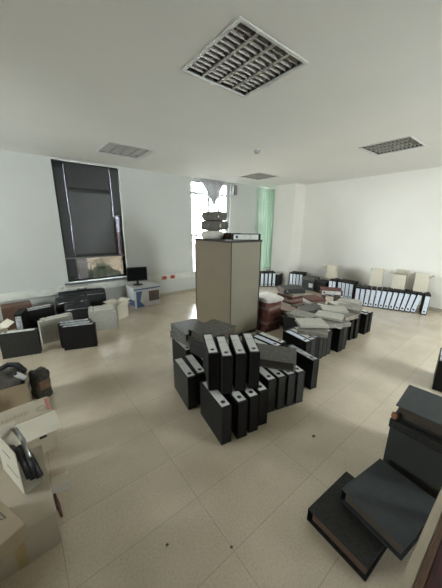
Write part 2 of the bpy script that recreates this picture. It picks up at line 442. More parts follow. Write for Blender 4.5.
# ---------------------------------------------------------------- ceiling lamps
def make_lamp():
    r = empty('ceiling_lamp', (0, 0, ZC))
    f = MB(); t = 0.022; H = 0.298
    f.bb(-H, H, -H, -H+t, -0.008, 0.004, 0.002); f.bb(-H, H, H-t, H, -0.008, 0.004, 0.002)
    f.bb(-H, -H+t, -H+t, H-t, -0.008, 0.004, 0.002); f.bb(H-t, H, -H+t, H-t, -0.008, 0.004, 0.002)
    f.build('frame', LFRAME, r)
    g = MB(); I = H-t
    g.bb(-I, I, -I, I, 0.088, 0.092); g.bb(-I, -I+0.003, -I, I, 0.004, 0.088); g.bb(I-0.003, I, -I, I, 0.004, 0.088)
    g.bb(-I+0.003, I-0.003, -I, -I+0.003, 0.004, 0.088); g.bb(-I+0.003, I-0.003, I-0.003, I, 0.004, 0.088)
    g.build('housing', LIN, r)
    l = MB()
    for k in range(1, 4):
        x = -I + 2*I*k/4
        l.prism([(-0.010, 0), (0.010, 0), (0.003, 0.045), (-0.003, 0.045)], -I+0.004, I-0.004,
                Matrix.Translation((x, 0, 0.0)) @ Matrix.Rotation(rad(90), 4, 'X'))
    for k in range(1, 12):
        y = -I + 2*I*k/12
        for q in range(4):
            xa = -I + 2*I*q/4 + 0.008; xb = -I + 2*I*(q+1)/4 - 0.008
            l.box(((xa+xb)/2, y, 0.020), (xb-xa, 0.004, 0.036), Matrix.Rotation(rad(14), 3, 'X'))
    l.build('louvre', LOUV, r)
    for k in range(4):
        x = -I + 2*I*(k+0.5)/4
        MB().cyl((x, -I+0.02, 0.066), (x, I-0.02, 0.066), 0.0125).build('tube', TUBE, r, True)
    return r
lamp = make_lamp()
LL = ['square louvred ceiling lamp nearest the camera, above the room middle',
      'square louvred ceiling lamp near the cream right wall',
      'square louvred ceiling lamp above the dark tall window',
      'small far louvred ceiling lamp above the tall cabinet']
for i, (x, y) in enumerate(LAMPS):
    o = lamp if i == 0 else copy_tree(lamp)
    o.location = (x, y, ZC); tag(o, LL[i], 'lamp', 'recessed louvred ceiling lamps')
sd = empty('smoke_detector', (2.81, 2.77, ZC)); tag(sd, 'small round smoke detector on the ceiling between the lamps', 'smoke detector')
MB().cyl((0, 0, -0.012), (0, 0, -0.0005), 0.055, n=28).build('base', LFRAME, sd, True)
MB().cyl((0, 0, -0.045), (0, 0, -0.012), 0.028, 0.045, 28).build('sensor_head', mat('detector_grey', (0.35, 0.35, 0.34), 0.5), sd, True)

# wall sockets on the trunking
for i, (x, lab) in enumerate([(2.42, 'red power socket on the wall trunking, nearer the monitor'), (2.62, 'red power socket on the wall trunking, nearer the cabinet')]):
    s = empty('wall_socket', (x, YL-0.0535, 0.385)); tag(s, lab, 'socket', 'red wall sockets')
    MB().bb(-0.055, 0.055, -0.012, 0, 0, 0.075, 0.003).build('plate', REDP, s)
    h_ = MB(); h_.cyl((0, -0.0135, 0.038), (0, -0.0118, 0.038), 0.019); h_.build('socket_face', HOLE, s)

# ---------------------------------------------------------------- binders
BL, BW, BH = 0.37, 0.078, 0.305
def make_binder(cover, label, closed, pages=PAGES, name='lever_arch_binder'):
    """spine on top (+z), long axis x, finger hole at the -x end; origin at the base centre"""
    r = empty(name)
    c = MB(); t = 0.0035
    c.bb(-BL/2, BL/2, -BW/2, BW/2, BH-t, BH, 0.0012)
    c.bb(-BL/2, BL/2, -BW/2, -BW/2+t, 0, BH-t, 0.001); c.bb(-BL/2, BL/2, BW/2-t, BW/2, 0, BH-t, 0.001)
    if closed:
        c.bb(-BL/2+0.004, -BL/2+0.008, -BW/2+t, BW/2-t, 0.002, BH-t); c.bb(BL/2-0.008, BL/2-0.004, -BW/2+t, BW/2-t, 0.002, BH-t)
    c.build('cover', cover, r)
    MB().bb(-BL/2+0.02, BL/2-0.02, -BW/2+0.006, BW/2-0.010, 0.012, BH-0.02).build('paper_block', pages, r)
    MB().bb(-BL/2+0.018, BL/2-0.03, -BW/2+0.007, BW/2-0.007, BH, BH+0.0012).build('spine_label', label, r)
    MB().torus((-BL/2+0.060, 0, BH+0.0022), 0.0145, 0.0028, n=16, k=6).build('finger_ring', RING, r, True)
    MB().cyl((-BL/2+0.060, 0, BH+0.0008), (-BL/2+0.060, 0, BH+0.0022), 0.0125, n=16).build('finger_hole', HOLE, r)
    return r
PROTO = {}
def binder_rot(pose, az, lean=0):
    Z = Matrix.Rotation(rad(az), 3, 'Z')
    if pose == 'up':   return Z @ Matrix.Rotation(rad(lean), 3, 'X')                       # spine up, near end at -x
    if pose == 'flat': return Z @ Matrix.Rotation(rad(lean), 3, 'Y') @ Matrix.Rotation(rad(90), 3, 'X')    # lying, spine towards -y
    if pose == 'end':  return Z @ Matrix.Rotation(rad(lean), 3, 'X') @ Matrix.Rotation(rad(-90), 3, 'Y')   # standing, spine towards -x
def binder(style, x, y, z, pose, az, label, group, lean=0):
    """x, y = centre of the footprint, z = height of what carries it"""
    key = style
    if key not in PROTO:
        st = STYLES[style]
        o = make_binder(*st); PROTO[key] = o
    else: o = copy_tree(PROTO[key])
    Rm = binder_rot(pose, az, lean)
    cs = [Rm @ Vector((sx*BL/2, sy*BW/2, sz)) for sx in (-1, 1) for sy in (-1, 1) for sz in (0, BH)]
    mn = min(c.z for c in cs)
    cen = Rm @ Vector((0, 0, BH/2))
    o.matrix_world = Matrix.Translation((x-cen.x, y-cen.y, z-mn+0.0005)) @ Rm.to_4x4()
    tag(o, label, 'binder', group)
    return o
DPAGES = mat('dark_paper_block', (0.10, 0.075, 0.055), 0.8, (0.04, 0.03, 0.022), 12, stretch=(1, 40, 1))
FILEM = mat('grey_file_board', (0.27, 0.25, 0.215), 0.7, (0.17, 0.158, 0.135), 25)
STYLES = {
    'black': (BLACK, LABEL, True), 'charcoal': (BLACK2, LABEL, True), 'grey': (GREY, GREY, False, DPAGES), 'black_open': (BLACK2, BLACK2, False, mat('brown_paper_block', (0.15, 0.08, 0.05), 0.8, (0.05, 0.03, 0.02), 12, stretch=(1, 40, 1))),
    'slate': (SLATE, SLATE, False, DPAGES), 'maroon': (MAROON, LABEL, False), 'pale': (PALE, PAPER, True), 'blue': (BLACK, LABELB, True), 'foil': (BLACK, LABELF, True),
    'file': (FILEM, FILEM, False)}
ORD = ['first', 'second', 'third', 'fourth', 'fifth', 'sixth', 'seventh', 'eighth', 'ninth', 'tenth', 'eleventh', 'twelfth', 'thirteenth', 'fourteenth']
def from_near(x, y, az, L=BL):
    return x + math.cos(rad(az))*L/2, y + math.sin(rad(az))*L/2

def near_row(rows, z, what, group):
    for i, (st, x, y, az) in enumerate(rows):
        cx, cy = from_near(x, y, az)
        binder(st, cx, cy, z, 'up', az, what % ORD[i], group)

# front pile: lower and upper tier
near_row([('black', 0.97, 1.145, 80), ('black', 1.095, 1.115, 78), ('black', 1.20, 1.105, 77), ('black', 1.305, 1.11, 76)],
         0, 'black binder on the floor, %s from left in the foremost row', 'foremost row of binders on the floor')
near_row([('black', 1.005, 1.345, 62), ('black', 1.055, 1.250, 60), ('black', 1.155, 1.215, 58), ('black', 1.255, 1.175, 56)],
         BH+0.004, 'white-labelled black binder, %s from left of the raised front four', 'four raised binders at the front')
near_row([('charcoal', 0.975, 1.60, 80), ('charcoal', 1.075, 1.60, 78)], 0, 'charcoal binder on the floor at the pile left flank, %s from left', 'binders at the left flank')
near_row([('black', 1.19, 1.56, 78), ('black', 1.29, 1.55, 78), ('black', 1.39, 1.53, 78)], 0, 'black binder under the raised four, %s from left behind foremost row', 'binders under the raised four')
# stack behind the left flank
near_row([('black', 1.21, 2.02, 84), ('black', 1.295, 2.02, 84), ('black', 1.38, 2.02, 84), ('black', 1.465, 2.02, 84)], 0,
         'dark binder carrying the grey flat ones left of cabinet, %s from left', 'binders under the grey flat ones')
zz = BH+0.004-0.0
binder('grey', 1.37, 2.235, zz, 'flat', -82, 'grey binder lying lower in the two-high stack left of cabinet', 'flat stack left of the cabinet')
binder('grey', 1.35, 2.215, zz+0.081, 'flat', -95, 'grey binder lying on top of the two-high stack left of cabinet', 'flat stack left of the cabinet')
binder('charcoal', 1.39, 1.86, zz, 'flat', 188, 'charcoal binder lying lowest just behind the four raised ones', 'flat binders behind the raised four')
binder('charcoal', 1.38, 1.87, zz+0.081, 'flat', 184, 'charcoal binder lying second just behind the four raised ones', 'flat binders behind the raised four')
binder('grey', 1.39, 1.87, zz+0.162, 'flat', 192, 'grey binder lying on top just behind the four raised ones', 'flat binders behind the raised four')

# right part of the front pile
near_row([('charcoal', 1.465, 1.165, 76), ('charcoal', 1.56, 1.14, 76), ('charcoal', 1.655, 1.115, 76), ('charcoal', 1.75, 1.09, 76)], 0,
         'charcoal binder below the tilted grey one, %s from left in its row', 'charcoal row below the tilted binder')
binder('grey', 1.72, 1.36, BH+0.004, 'flat', 125, 'grey binder lying tilted across the charcoal row', 'loose flat binders', lean=0)
near_row([('blue', 1.80, 1.50, 92), ('charcoal', 1.90, 1.50, 92), ('blue', 2.00, 1.53, 92), ('black', 2.10, 1.55, 91)], 0,
         'black binder behind the tilted grey binder, %s from left', 'binders behind the tilted grey one')
cx, cy = from_near(2.035, 1.13, 80)
binder('foil', cx, cy, 0, 'up', 80, 'lone black binder with a pale label standing right of the charcoal row', None)
# long heap running away to the right
near_row([('blue', 2.33, 1.40, 80), ('charcoal', 2.42, 1.40, 80), ('blue', 2.51, 1.405, 80), ('charcoal', 2.60, 1.41, 80), ('charcoal', 2.69, 1.41, 80), ('charcoal', 2.78, 1.41, 80)], 0,
         'dark binder in the near end of the right heap, %s from left', 'near end of the right heap')
near_row([('black', 2.97, 1.36, 84), ('charcoal', 3.06, 1.36, 84), ('charcoal', 3.17, 1.40, 86)], 0,
         'dark binder midway along the right heap front, %s from left', 'middle of the right heap')
near_row([('charcoal', 3.33, 1.46, 88), ('black', 3.43, 1.44, 88), ('black', 3.53, 1.42, 88), ('charcoal', 3.64, 1.46, 90)], 0,
         'dark binder past midway along the right heap front, %s from left', 'far middle of the right heap')
near_row([('black', 3.80, 1.41, 90), ('black', 3.92, 1.41, 90)], 0,
         'black binder at the far right end of the heap, %s from left', 'far end of the right heap')
near_row([('charcoal', 2.93+0.095*k, 1.805, 90) for k in range(9)], 0,
         'dark binder in the second row of the right heap, half under files, %s from left', 'second row of the right heap')
# flat files over the heap
LOOSE = [
    (2.60, 1.53, 0, 28, 0.040, 'pale grey file lying foremost on top of the right heap'),
    (2.66, 1.60, 1, 52, 0.030, 'pale grey file lying on the foremost file of the right heap'),
    (2.95, 1.91, 0, 10, 0.045, 'pale file lying at the left back of the right heap'),
    (3.03, 1.52, 0, 64, 0.050, 'grey file lying crosswise at the middle of the right heap'),
    (3.08, 1.60, 1, 20, 0.030, 'thin pale file on the crosswise grey file of right heap'),
    (3.39, 1.60, 0, -12, 0.055, 'pale grey file right of the crosswise one on the heap'),
    (3.30, 2.00, 0, 75, 0.050, 'dark grey file lying on the back of the right heap'),
    (3.40, 1.72, 1, 40, 0.030, 'thin pale file lying high on the far half of the heap'),
    (3.74, 1.66, 0, 15, 0.060, 'pale grey file lying on the right heap at its far end')]
def loose_file(x, y, z, az, h, m, label):
    f = empty('paper_file', (x, y, z), rad(az)); w, d = 0.245, 0.33
    c = MB(); c.bb(-w/2, w/2, -d/2, d/2, 0, 0.002); c.bb(-w/2-0.004, w/2-0.004, -d/2, d/2, h-0.002, h); c.bb(-w/2-0.004, -w/2-0.002, -d/2, d/2, 0.0, h-0.002)
    c.build('cover', m, f)
    MB().bb(-w/2+0.002, w/2-0.008, -d/2+0.006, d/2-0.006, 0.0025, h-0.0025).build('paper_block', PAGES, f)
    tag(f, label, 'file', 'loose files on the right heap')
for x, y, lvl, az, h, lab in LOOSE:
    loose_file(x, y, BH+0.004+lvl*0.062, az, h, GREY if 'dark' in lab else (PALE if 'thin' in lab or h < 0.035 else FILEM), lab)

# ---------------------------------------------------------------- cabinet and what is on it
cb = empty('storage_cabinet', (2.38, 2.87, 0)); tag(cb, 'tall taupe storage cabinet with dark top standing behind the binders', 'cabinet')
HX, HY, CH = 0.265, 0.42, 1.33
MB().bb(-HX, -HX+0.012, -HY+0.018, HY-0.018, 0.05, CH-0.028).build('back_panel', CAB, cb)
c = MB(); c.bb(-HX, HX-0.022, -HY, -HY+0.018, 0.05, CH-0.028, 0.001); c.build('side_panel', CABS, cb); c = MB(); c.bb(-HX, HX-0.022, HY-0.018, HY, 0.05, CH-0.028, 0.001); c.build('side_panel', CABS, cb)
c = MB(); c.bb(-HX-0.006, -HX, -HY, -HY+0.012, 0.05, CH-0.028); c.build('edge_strip', CABT, cb); c = MB(); c.bb(-HX-0.006, -HX, HY-0.012, HY, 0.05, CH-0.028); c.build('edge_strip', CABT, cb)
MB().bb(-HX-0.012, HX+0.006, -HY-0.01, HY+0.01, CH-0.028, CH, 0.003).build('top', CABT, cb)
MB().bb(-HX+0.01, HX-0.03, -HY+0.01, HY-0.01, 0, 0.05).build('plinth', CABT, cb)
for s_ in (-1, 1):
    d = MB().bb(HX-0.02, HX, min(0.003*s_, (HY)*s_), max(0.003*s_, HY*s_), 0.05, CH-0.03, 0.002).build('door', CABT, cb)
    MB().bb(HX, HX+0.022, 0.03*s_-0.006, 0.03*s_+0.006, 0.62, 0.76, 0.003).build('handle', STEEL, d)
binder('black', 2.47, 2.59, CH, 'flat', -38, 'black binder with white label lying on the right of the cabinet top', 'binders lying on the cabinet')
binder('black_open', 2.49, 3.05, CH, 'flat', 100, 'black binder lying in the middle of the cabinet top', 'binders lying on the cabinet')
def bundle(x, y, z, d, seed, az, label, m=GREYCLOTH):
    b = empty('cloth_bundle', (x, y, z), rad(az)); tag(b, label, 'bundle', 'rolled bundles on the cabinet')
    MB().lump((0, 0, d[2]/2), d, seed, 0.10, 0.45, 9, 4).build('wrap', m, b, True)
    s = MB()
    for q in (-0.22, 0.22): s.torus((q*d[0], 0, d[2]/2), 0.5, 0.012, 'X', 24, 5)
    bmesh.ops.scale(s.bm, vec=(1, d[1]*1.02, d[2]*1.02), verts=s.bm.verts, space=Matrix.Translation((0, 0, -d[2]/2)))
    s.build('string', PALECLOTH, b, True)
    return b
bundle(2.20, 2.98, CH+0.002, (0.30, 0.22, 0.11), 2, -40, 'pale bottom bundle of papers at the left end of cabinet top', PALECLOTH)
bundle(2.24, 2.98, CH+0.115, (0.36, 0.24, 0.13), 4, -36, 'grey-brown rolled bundle in the middle of the cabinet stack')
bundle(2.24, 2.98, CH+0.245, (0.33, 0.21, 0.12), 9, -46, 'grey-brown rolled bundle on top of the cabinet stack')

# ---------------------------------------------------------------- folder stacks right of the cabinet
def folder_stack(x, y, n, w, d, hs, mats_, name, what, group, az0=0, z=0):
    for k in range(n):
        h = hs*(0.8+0.4*random.random())
        f = empty(name, (x+random.uniform(-.012, .012), y+random.uniform(-.012, .012), z), rad(az0+random.uniform(-7, 7)))
        m = mats_[k % len(mats_)]
        c = MB(); c.bb(-w/2, w/2, -d/2, d/2, 0, 0.003); c.bb(-w/2, w/2, -d/2, d/2, h-0.003, h); c.bb(-w/2, -w/2+0.003, -d/2, d/2, 0.003, h-0.003)
        if m is not PALE: c.bb(-w/2+0.003, w/2, -d/2, -d/2+0.003, 0.003, h-0.003)
        c.build('cover', m, f)
        MB().bb(-w/2+0.006, w/2-0.008, -d/2+0.006, d/2-0.006, 0.0035, h-0.0035).build('paper_block', PAGES, f)
        tag(f, what % (ORD[k]), 'folder', group)
        z += h+0.0006
    return z
BROWNF = mat('brown_folder', (0.20, 0.13, 0.10), 0.7, scale=20)
z1 = folder_stack(2.845, 2.48, 8, 0.30, 0.34, 0.055, [MAROON, MAROON, BROWNF, MAROON], 'paper_folder', 'dark maroon folder beside the cabinet, %s from the floor', 'maroon folders beside the cabinet', 0)
sh = empty('folded_sheet', (2.85, 2.48, z1+0.001), rad(-5)); tag(sh, 'pale folded sheet lying on the maroon folder stack', 'sheet')
MB().lump((0, 0, 0.03), (0.33, 0.38, 0.06), 3, 0.08, 0.25, 9, 5).build('cloth', PALECLOTH, sh, True)
z2 = folder_stack(3.16, 2.40, 7, 0.25, 0.34, 0.040, [PALE, MAROON, BROWNF, GREY], 'paper_folder', 'mixed grey and brown folder in the low stack by the maroon ones, %s from floor', 'mixed folders in the low stack', 4)
z3 = folder_stack(3.52, 2.55, 11, 0.26, 0.34, 0.042, [BROWNF, MAROON, PALE, MAROON], 'paper_folder', 'folder in the tall stack under the lone black binder, %s from floor', 'folders under the lone black binder', -12)
binder('black_open', 3.52, 2.55, z3, 'flat', -30, 'black binder lying on top of the tall folder stack', None)
z3 = folder_stack(3.88, 2.34, 8, 0.25, 0.32, 0.045, [MAROON, BROWNF, PALE, MAROON], 'paper_folder', 'reddish folder in the stack behind the heap, %s from floor', 'reddish folders behind the heap', -20)
z4 = folder_stack(4.10, 1.96, 6, 0.25, 0.34, 0.045, [PALE, GREY, PALE], 'paper_folder', 'pale grey file in the low stack past the heap, %s from floor', 'pale files past the heap', -10)
z5 = folder_stack(4.42, 1.96, 6, 0.25, 0.34, 0.045, [GREY, PALE, PALE], 'paper_folder', 'grey file in the stack nearest the wall row, %s from floor', 'grey files near the wall row', 8)
for k, (x, y, az) in enumerate([(4.42, 2.47, -60), (4.60, 2.30, -60)]):
    binder('maroon', x, y, 0, 'up', az+90, 'dark maroon binder standing upright before the wall row, %s' % ['left one', 'right one'][k], 'maroon binders before the wall')
binder('maroon', 4.51, 2.38, BH+0.003, 'flat', -55, 'maroon binder lying across two upright ones before the wall row', 'loose flat binders')

# ---------------------------------------------------------------- binders along the walls
def end_row(pts, what, group):
    for i, (st, x, y, az, lean) in enumerate(pts):
        binder(st, x, y, 0, 'end', az, what % ORD[i], group, lean)
# by the corner pillar
end_row([('blue', 4.95+0.088*k, 4.55-0.055*k, 55, 0) for k in range(4)], 'white-spined binder under the green curtain, %s from left', 'binders under the curtain')
binder('black', 5.36, 4.28, 0, 'up', 20, 'black binder turned sideways just before the corner pillar', None)
end_row([('blue', 5.60+0.027*k, 4.02-0.08*k, 18, 0) for k in range(4)], 'white-spined binder against the wall right of pillar, %s from left', 'binders right of the pillar')
# long leaning row
N = 13
rowp = []
for k in range(N):
    t_ = k/(N-1)
    x = 5.30+0.37*t_; y = 2.22-0.97*t_-(0.05 if k == N-1 else 0)
    rowp.append((x, y))
row = []
for k, (x, y) in enumerate(rowp):
    row.append((['blue', 'blue', 'foil', 'blue'][k % 4] if False else 'blue', x, y, 19, [0, 1, 2, 3, 4, 5, 6, 7, 7, 8, 9, 11, 2][k]))
end_row(row, 'white-spined binder in the long leaning wall row, %s from left', 'long leaning row by the right wall')
end_row([('blue', 5.56, 2.90-0.085*k, 8, 0) for k in range(2)], 'white-spined binder under the lone left cream box, %s from left', 'binders under the left cream box')
end_row([('blue', 5.60, 2.71-0.085*k, 8, 0) for k in range(4)], 'white-spined binder half hidden by the maroon binders, %s from left', 'binders behind the maroon ones')

def carton(name, x, y, z, az, w, d, h, m, label, cat='box', flaps=True, group=None, open_top=True, flap_out=(35, 60, 20, 50)):
    r = empty(name, (x, y, z), rad(az)); tag(r, label, cat, group)
    t = 0.004; c = MB()
    c.bb(-w/2, w/2, -d/2, d/2, 0, t)
    c.bb(-w/2, w/2, -d/2, -d/2+t, t, h); c.bb(-w/2, w/2, d/2-t, d/2, t, h)
    c.bb(-w/2, -w/2+t, -d/2+t, d/2-t, t, h); c.bb(w/2-t, w/2, -d/2+t, d/2-t, t, h)
    if not open_top: c.bb(-w/2+t, w/2-t, -d/2+t, d/2-t, h-t, h)
    c.build('body', m, r)
    if flaps:
        for i, (ax, s) in enumerate([('x', -1), ('x', 1), ('y', -1), ('y', 1)]):
            a = rad(flap_out[i]); L_ = (w if ax == 'x' else d)*0.42; W_ = (d if ax == 'x' else w)-0.01
            f = MB(); f.bb(0, L_, -W_/2, W_/2, -t/2, t/2)
            bmesh.ops.transform(f.bm, matrix=Matrix.Rotation(-(PI/2-a), 4, 'Y'), verts=f.bm.verts)
            ang = {('x', 1): 0, ('x', -1): PI, ('y', 1): PI/2, ('y', -1): -PI/2}[(ax, s)]
            off = (w/2 if ax == 'x' else d/2)-t
            bmesh.ops.transform(f.bm, matrix=Matrix.Rotation(ang, 4, 'Z') @ Matrix.Translation((off, 0, h+0.001)), verts=f.bm.verts)
            f.build('flap', m, r)
    return r
TOPW = 0.372
for i, (x, y, az, w, h, lab) in enumerate([
    (5.66, 3.0, 12, 0.22, 0.20, 'cream open box on binders, standing apart at the left'),
    (5.58, 2.02, 14, 0.20, 0.26, 'cream open box on the long binder row, leftmost of three'),
    (5.70, 1.66, 10, 0.20, 0.27, 'cream open box on the long binder row, middle of three'),
    (5.76, 1.34, 16, 0.20, 0.25, 'cream open box at the right end of the long binder row')]):
    carton('open_carton', x, y, TOPW, az, w, 0.20, h, CARTC, lab, group='cream boxes on the wall binders', flap_out=[(10, 60, 15, 40), (5, 40, 20, 10), (60, 20, 10, 75), (10, 55, 60, 12)][i])
ax = empty('archive_box', (5.60, 3.50, 0), rad(-82)); tag(ax, 'grey archive box with a pale label at the right wall', 'box')
MB().bb(-0.16, 0.16, -0.13, 0.13, 0, 0.30, 0.004).build('body', SLATE, ax)
MB().bb(-0.168, 0.168, -0.138, 0.138, 0.25, 0.318, 0.004).build('lid', GREY, ax)
MB().bb(0.02, 0.12, -0.1318, -0.13, 0.08, 0.18).build('paper_label', LABEL, ax)
ax = empty('archive_box', (5.58, 3.12, 0), rad(-8)); tag(ax, 'black square box at the right wall beside the white spines', 'box')
MB().bb(-0.13, 0.13, -0.14, 0.14, 0, 0.27, 0.004).build('body', BLACK, ax)
MB().bb(-0.134, 0.134, -0.144, 0.144, 0.25, 0.285, 0.003).build('lid', BLACK2, ax)

# ---------------------------------------------------------------- left background heap
pb = empty('printed_carton', (1.85, 4.80, 0), rad(2)); tag(pb, 'white and blue printed carton carrying the monitor below left wall', 'box')
MB().bb(-0.26, 0.26, -0.19, 0.19, 0, 0.39, 0.004).build('body', mat('white_print_carton', (0.62, 0.62, 0.63), 0.5), pb)
c = MB(); c.bb(-0.262, 0.262, -0.1915, -0.19, 0.335, 0.36)
c.prism([(-0.22, 0.0), (-0.06, 0.0), (-0.15, 0.12), (-0.10, 0.31), (-0.22, 0.31)], 0.19, 0.1916, Matrix.Rotation(rad(90), 4, 'X'))
c.bb(-0.2616, -0.26, -0.19, 0.16, 0.02, 0.14); c.build('blue_print', INKB, pb)
MB().bb(0.03, 0.245, -0.1918, -0.19, 0.09, 0.29).build('picture_panel', INK, pb)
mo = empty('computer_monitor', (1.77, 4.84, 0.392), rad(-14)); tag(mo, 'small black flat monitor standing on the printed carton', 'monitor')
MB().bb(-0.19, 0.19, -0.018, 0.018, 0.075, 0.345, 0.006).build('casing', PLASTIC, mo)
MB().bb(-0.172, 0.172, -0.0195, -0.018, 0.098, 0.328).build('screen', SCREEN, mo)
MB().bb(-0.02, 0.02, -0.01, 0.022, 0.012, 0.10, 0.003).build('stand_neck', PLASTIC, mo)
MB().cyl((0, 0, 0), (0, 0, 0.012), 0.10, 0.085, 28).build('stand_base', PLASTIC, mo, True)

binder('charcoal', -0.115, 3.64, 0, 'up', -14, 'big black binder standing lengthwise at the left edge, nearest the cartons', 'binders of the left heap')
binder('foil', 0.475, 3.44, 0, 'up', -18, 'black binder with shiny label standing foremost in the left heap', 'binders of the left heap')
binder('foil', 0.46, 3.53, 0, 'up', -18, 'black binder with shiny label directly behind the foremost one', 'binders of the left heap')
binder('foil', 0.46, 3.62, 0, 'up', -18, 'black binder with shiny label, rearmost of the foremost three', 'binders of the left heap')
for k in range(3):
    binder('pale', 0.87+0.02*k, 3.90+0.092*k, 0, 'up', -17, 'pale grey binder right in the left heap, %s' % ['nearest of three', 'middle of three', 'farthest of three'][k], 'pale binders of the left heap')
for k in range(2):
    binder('pale', 0.27+0.03*k, 3.90+0.09*k, 0, 'up', 10, 'pale grey binder between the black ones at left, %s' % ['front one', 'rear one'][k], 'pale binders between the black ones')
for k in range(2):
    binder('black' if k else 'foil', 0.13+0.02*k, 4.52+0.10*k, 0, 'up', 12, 'black binder before the brown box at left, %s' % ['front one with marbled label', 'rear one'][k], 'black binders before the brown box')
binder('foil', -0.07, 4.28, 0, 'end', 75, 'bluish-labelled black binder standing on end in the left heap', None)
carton('small_carton', 1.20, 4.30, 0, 30, 0.24, 0.22, 0.25, CARTC, 'small white carton between pale binders and printed carton', flaps=True, flap_out=(80, 70, 85, 75))
carton('brown_carton', -0.12, 4.84, 0, 4, 0.36, 0.26, 0.34, mat('brown_board', (0.14, 0.075, 0.05), 0.8), 'dark brown carton near the wall at far left', open_top=False, flaps=False)
carton('small_carton', -0.40, 4.24, 0, 20, 0.26, 0.24, 0.20, CARTC, 'cream carton cut off by the left edge behind the big binder', flaps=True, flap_out=(80, 60, 70, 75))
def soft_case(x, y, az, d, seed, label):
    b = empty('soft_case', (x, y, 0), rad(az)); tag(b, label, 'bag', 'black soft cases by the dark window')
    MB().lump((0, 0, d[2]/2), d, seed, 0.05, 0.18, 9, 3).build('body', NYLON, b, True)
    hx = 0.07; z = d[2]
    MB().tube([(-hx, 0, z-0.02), (-hx*0.9, 0, z+0.02), (-hx*0.4, 0, z+0.038), (hx*0.4, 0, z+0.038), (hx*0.9, 0, z+0.02), (hx, 0, z-0.02)], 0.009).build('handle', PLASTIC, b, True)
    MB().tube([(-d[0]*0.46, -d[1]*0.47, z*0.8), (0, -d[1]*0.505, z*0.82), (d[0]*0.46, -d[1]*0.47, z*0.8)], 0.005).build('zip', STEEL, b, True)
soft_case(0.80, 4.88, -4, (0.72, 0.18, 0.42), 1, 'large black soft case at the back below the dark window')
soft_case(0.60, 4.64, -4, (0.46, 0.16, 0.39), 5, 'medium black soft case in front of the large one')
soft_case(0.62, 4.30, -8, (0.36, 0.16, 0.35), 8, 'small rounded black soft case nearest the pale binders')
pp = MB(); pp.lump((0, 0, 0.012), (0.34, 0.16, 0.024), 5, 0.12, 0.1, 8, 6)
pp = pp.build('crumpled_paper', PAPER, None, True, loc=(0.72, 4.90, 0.465)); tag(pp, 'crumpled white paper lying on the large black case', 'paper')

# ---------------------------------------------------------------- left foreground cartons
# beige carton with odds and ends
cA = carton('beige_carton', -0.27, 2.51, 0, -3, 0.36, 0.30, 0.29, CARTB, 'tan carton with cables in it at the left edge', flaps=False)
def cable_bundle(x, y, z, az, d, seed, label, m, cat, name):
    b = MB().lump((0, 0, d[2]/2), d, seed, 0.28, 0.6, 9, 5).build(name, m, None, True, loc=(x, y, z)); b.rotation_euler = (0, 0, rad(az)); tag(b, label, cat); return b
cable_bundle(-0.27, 2.51, 0.02, 0, (0.31, 0.25, 0.34), 3, 'grey crumpled cloth heaped in the tan carton', GREYCLOTH, 'cloth', 'crumpled_cloth')
tb = MB().tube([(-0.10, 0, 0), (-0.06, 0.03, 0.03), (0.0, 0.05, 0.045), (0.06, 0.02, 0.04), (0.10, -0.05, 0.0)], 0.02, 10).build('black_hose', NYLON, None, True, loc=(-0.19, 2.49, 0.355)); tag(tb, 'short black hose lying on the cloth in the tan carton', 'hose')
bt = empty('white_bottle', (-0.10, 2.42, 0.305)); bt.rotation_euler = (rad(10), rad(-38), 0); tag(bt, 'small white bottle leaning out of the tan carton', 'bottle')
MB().cyl((0, 0, 0), (0, 0, 0.075), 0.02).build('body', mat('white_plastic', (0.75, 0.75, 0.74), 0.3), bt, True)
MB().cyl((0, 0, 0.075), (0, 0, 0.09), 0.012).build('cap', PLASTIC, bt, True)
bg_ = empty('small_bag', (-0.005, 2.60, 0), rad(20)); tag(bg_, 'small dark olive bag standing right of the tan carton', 'bag')
OLIVE = mat('olive_fabric', (0.05, 0.047, 0.032), 0.8, (0.02, 0.018, 0.014), 30, bump=0.3)
MB().lump((0, 0, 0.125), (0.12, 0.15, 0.25), 6, 0.18, 0.3, 9, 4).build('body', OLIVE, bg_, True)
MB().box((0.0, -0.083, 0.14), (0.09, 0.012, 0.09), None, 0.004).build('pocket', BROWNW, bg_)

# white carton with printed band and folded flap
cB = empty('white_carton', (-0.155, 1.94, 0), rad(3)); tag(cB, 'white carton with printed top and a flap folded out behind the big carton', 'box')
W2, D2, H2 = 0.36, 0.20, 0.30
MB().bb(-W2/2, W2/2, -D2/2, D2/2, 0, H2, 0.003).build('body', CARTW, cB)
f = MB(); f.bb(-W2/2+0.01, W2/2+0.015, -0.19, 0.0, -0.002, 0.002)
bmesh.ops.transform(f.bm, matrix=Matrix.Translation((0, -D2/2-0.001, H2-0.006)) @ Matrix.Rotation(rad(4), 4, 'X'), verts=f.bm.verts); f.build('flap', CARTC, cB)
t_ = MB(); xs = -W2/2+0.03
for k in range(14):
    wd = random.choice([0.007, 0.010, 0.013]); t_.bb(xs, xs+wd, -0.04, -0.04+random.choice([0.03, 0.04]), H2, H2+0.0008); xs += wd+0.005
t_.build('printed_text', INKP, cB)
MB().torus((W2/2-0.055, -0.03, H2+0.001), 0.026, 0.002, 'Z').build('round_mark', INKP, cB)
MB().bb(W2/2-0.024, W2/2-0.004, -0.08, 0.07, H2, H2+0.0008).build('red_mark', INKR, cB)
MB().bb(0.085, 0.125, -D2/2-0.0012, -D2/2, 0.12, 0.145).build('hand_hole', HOLE, cB)

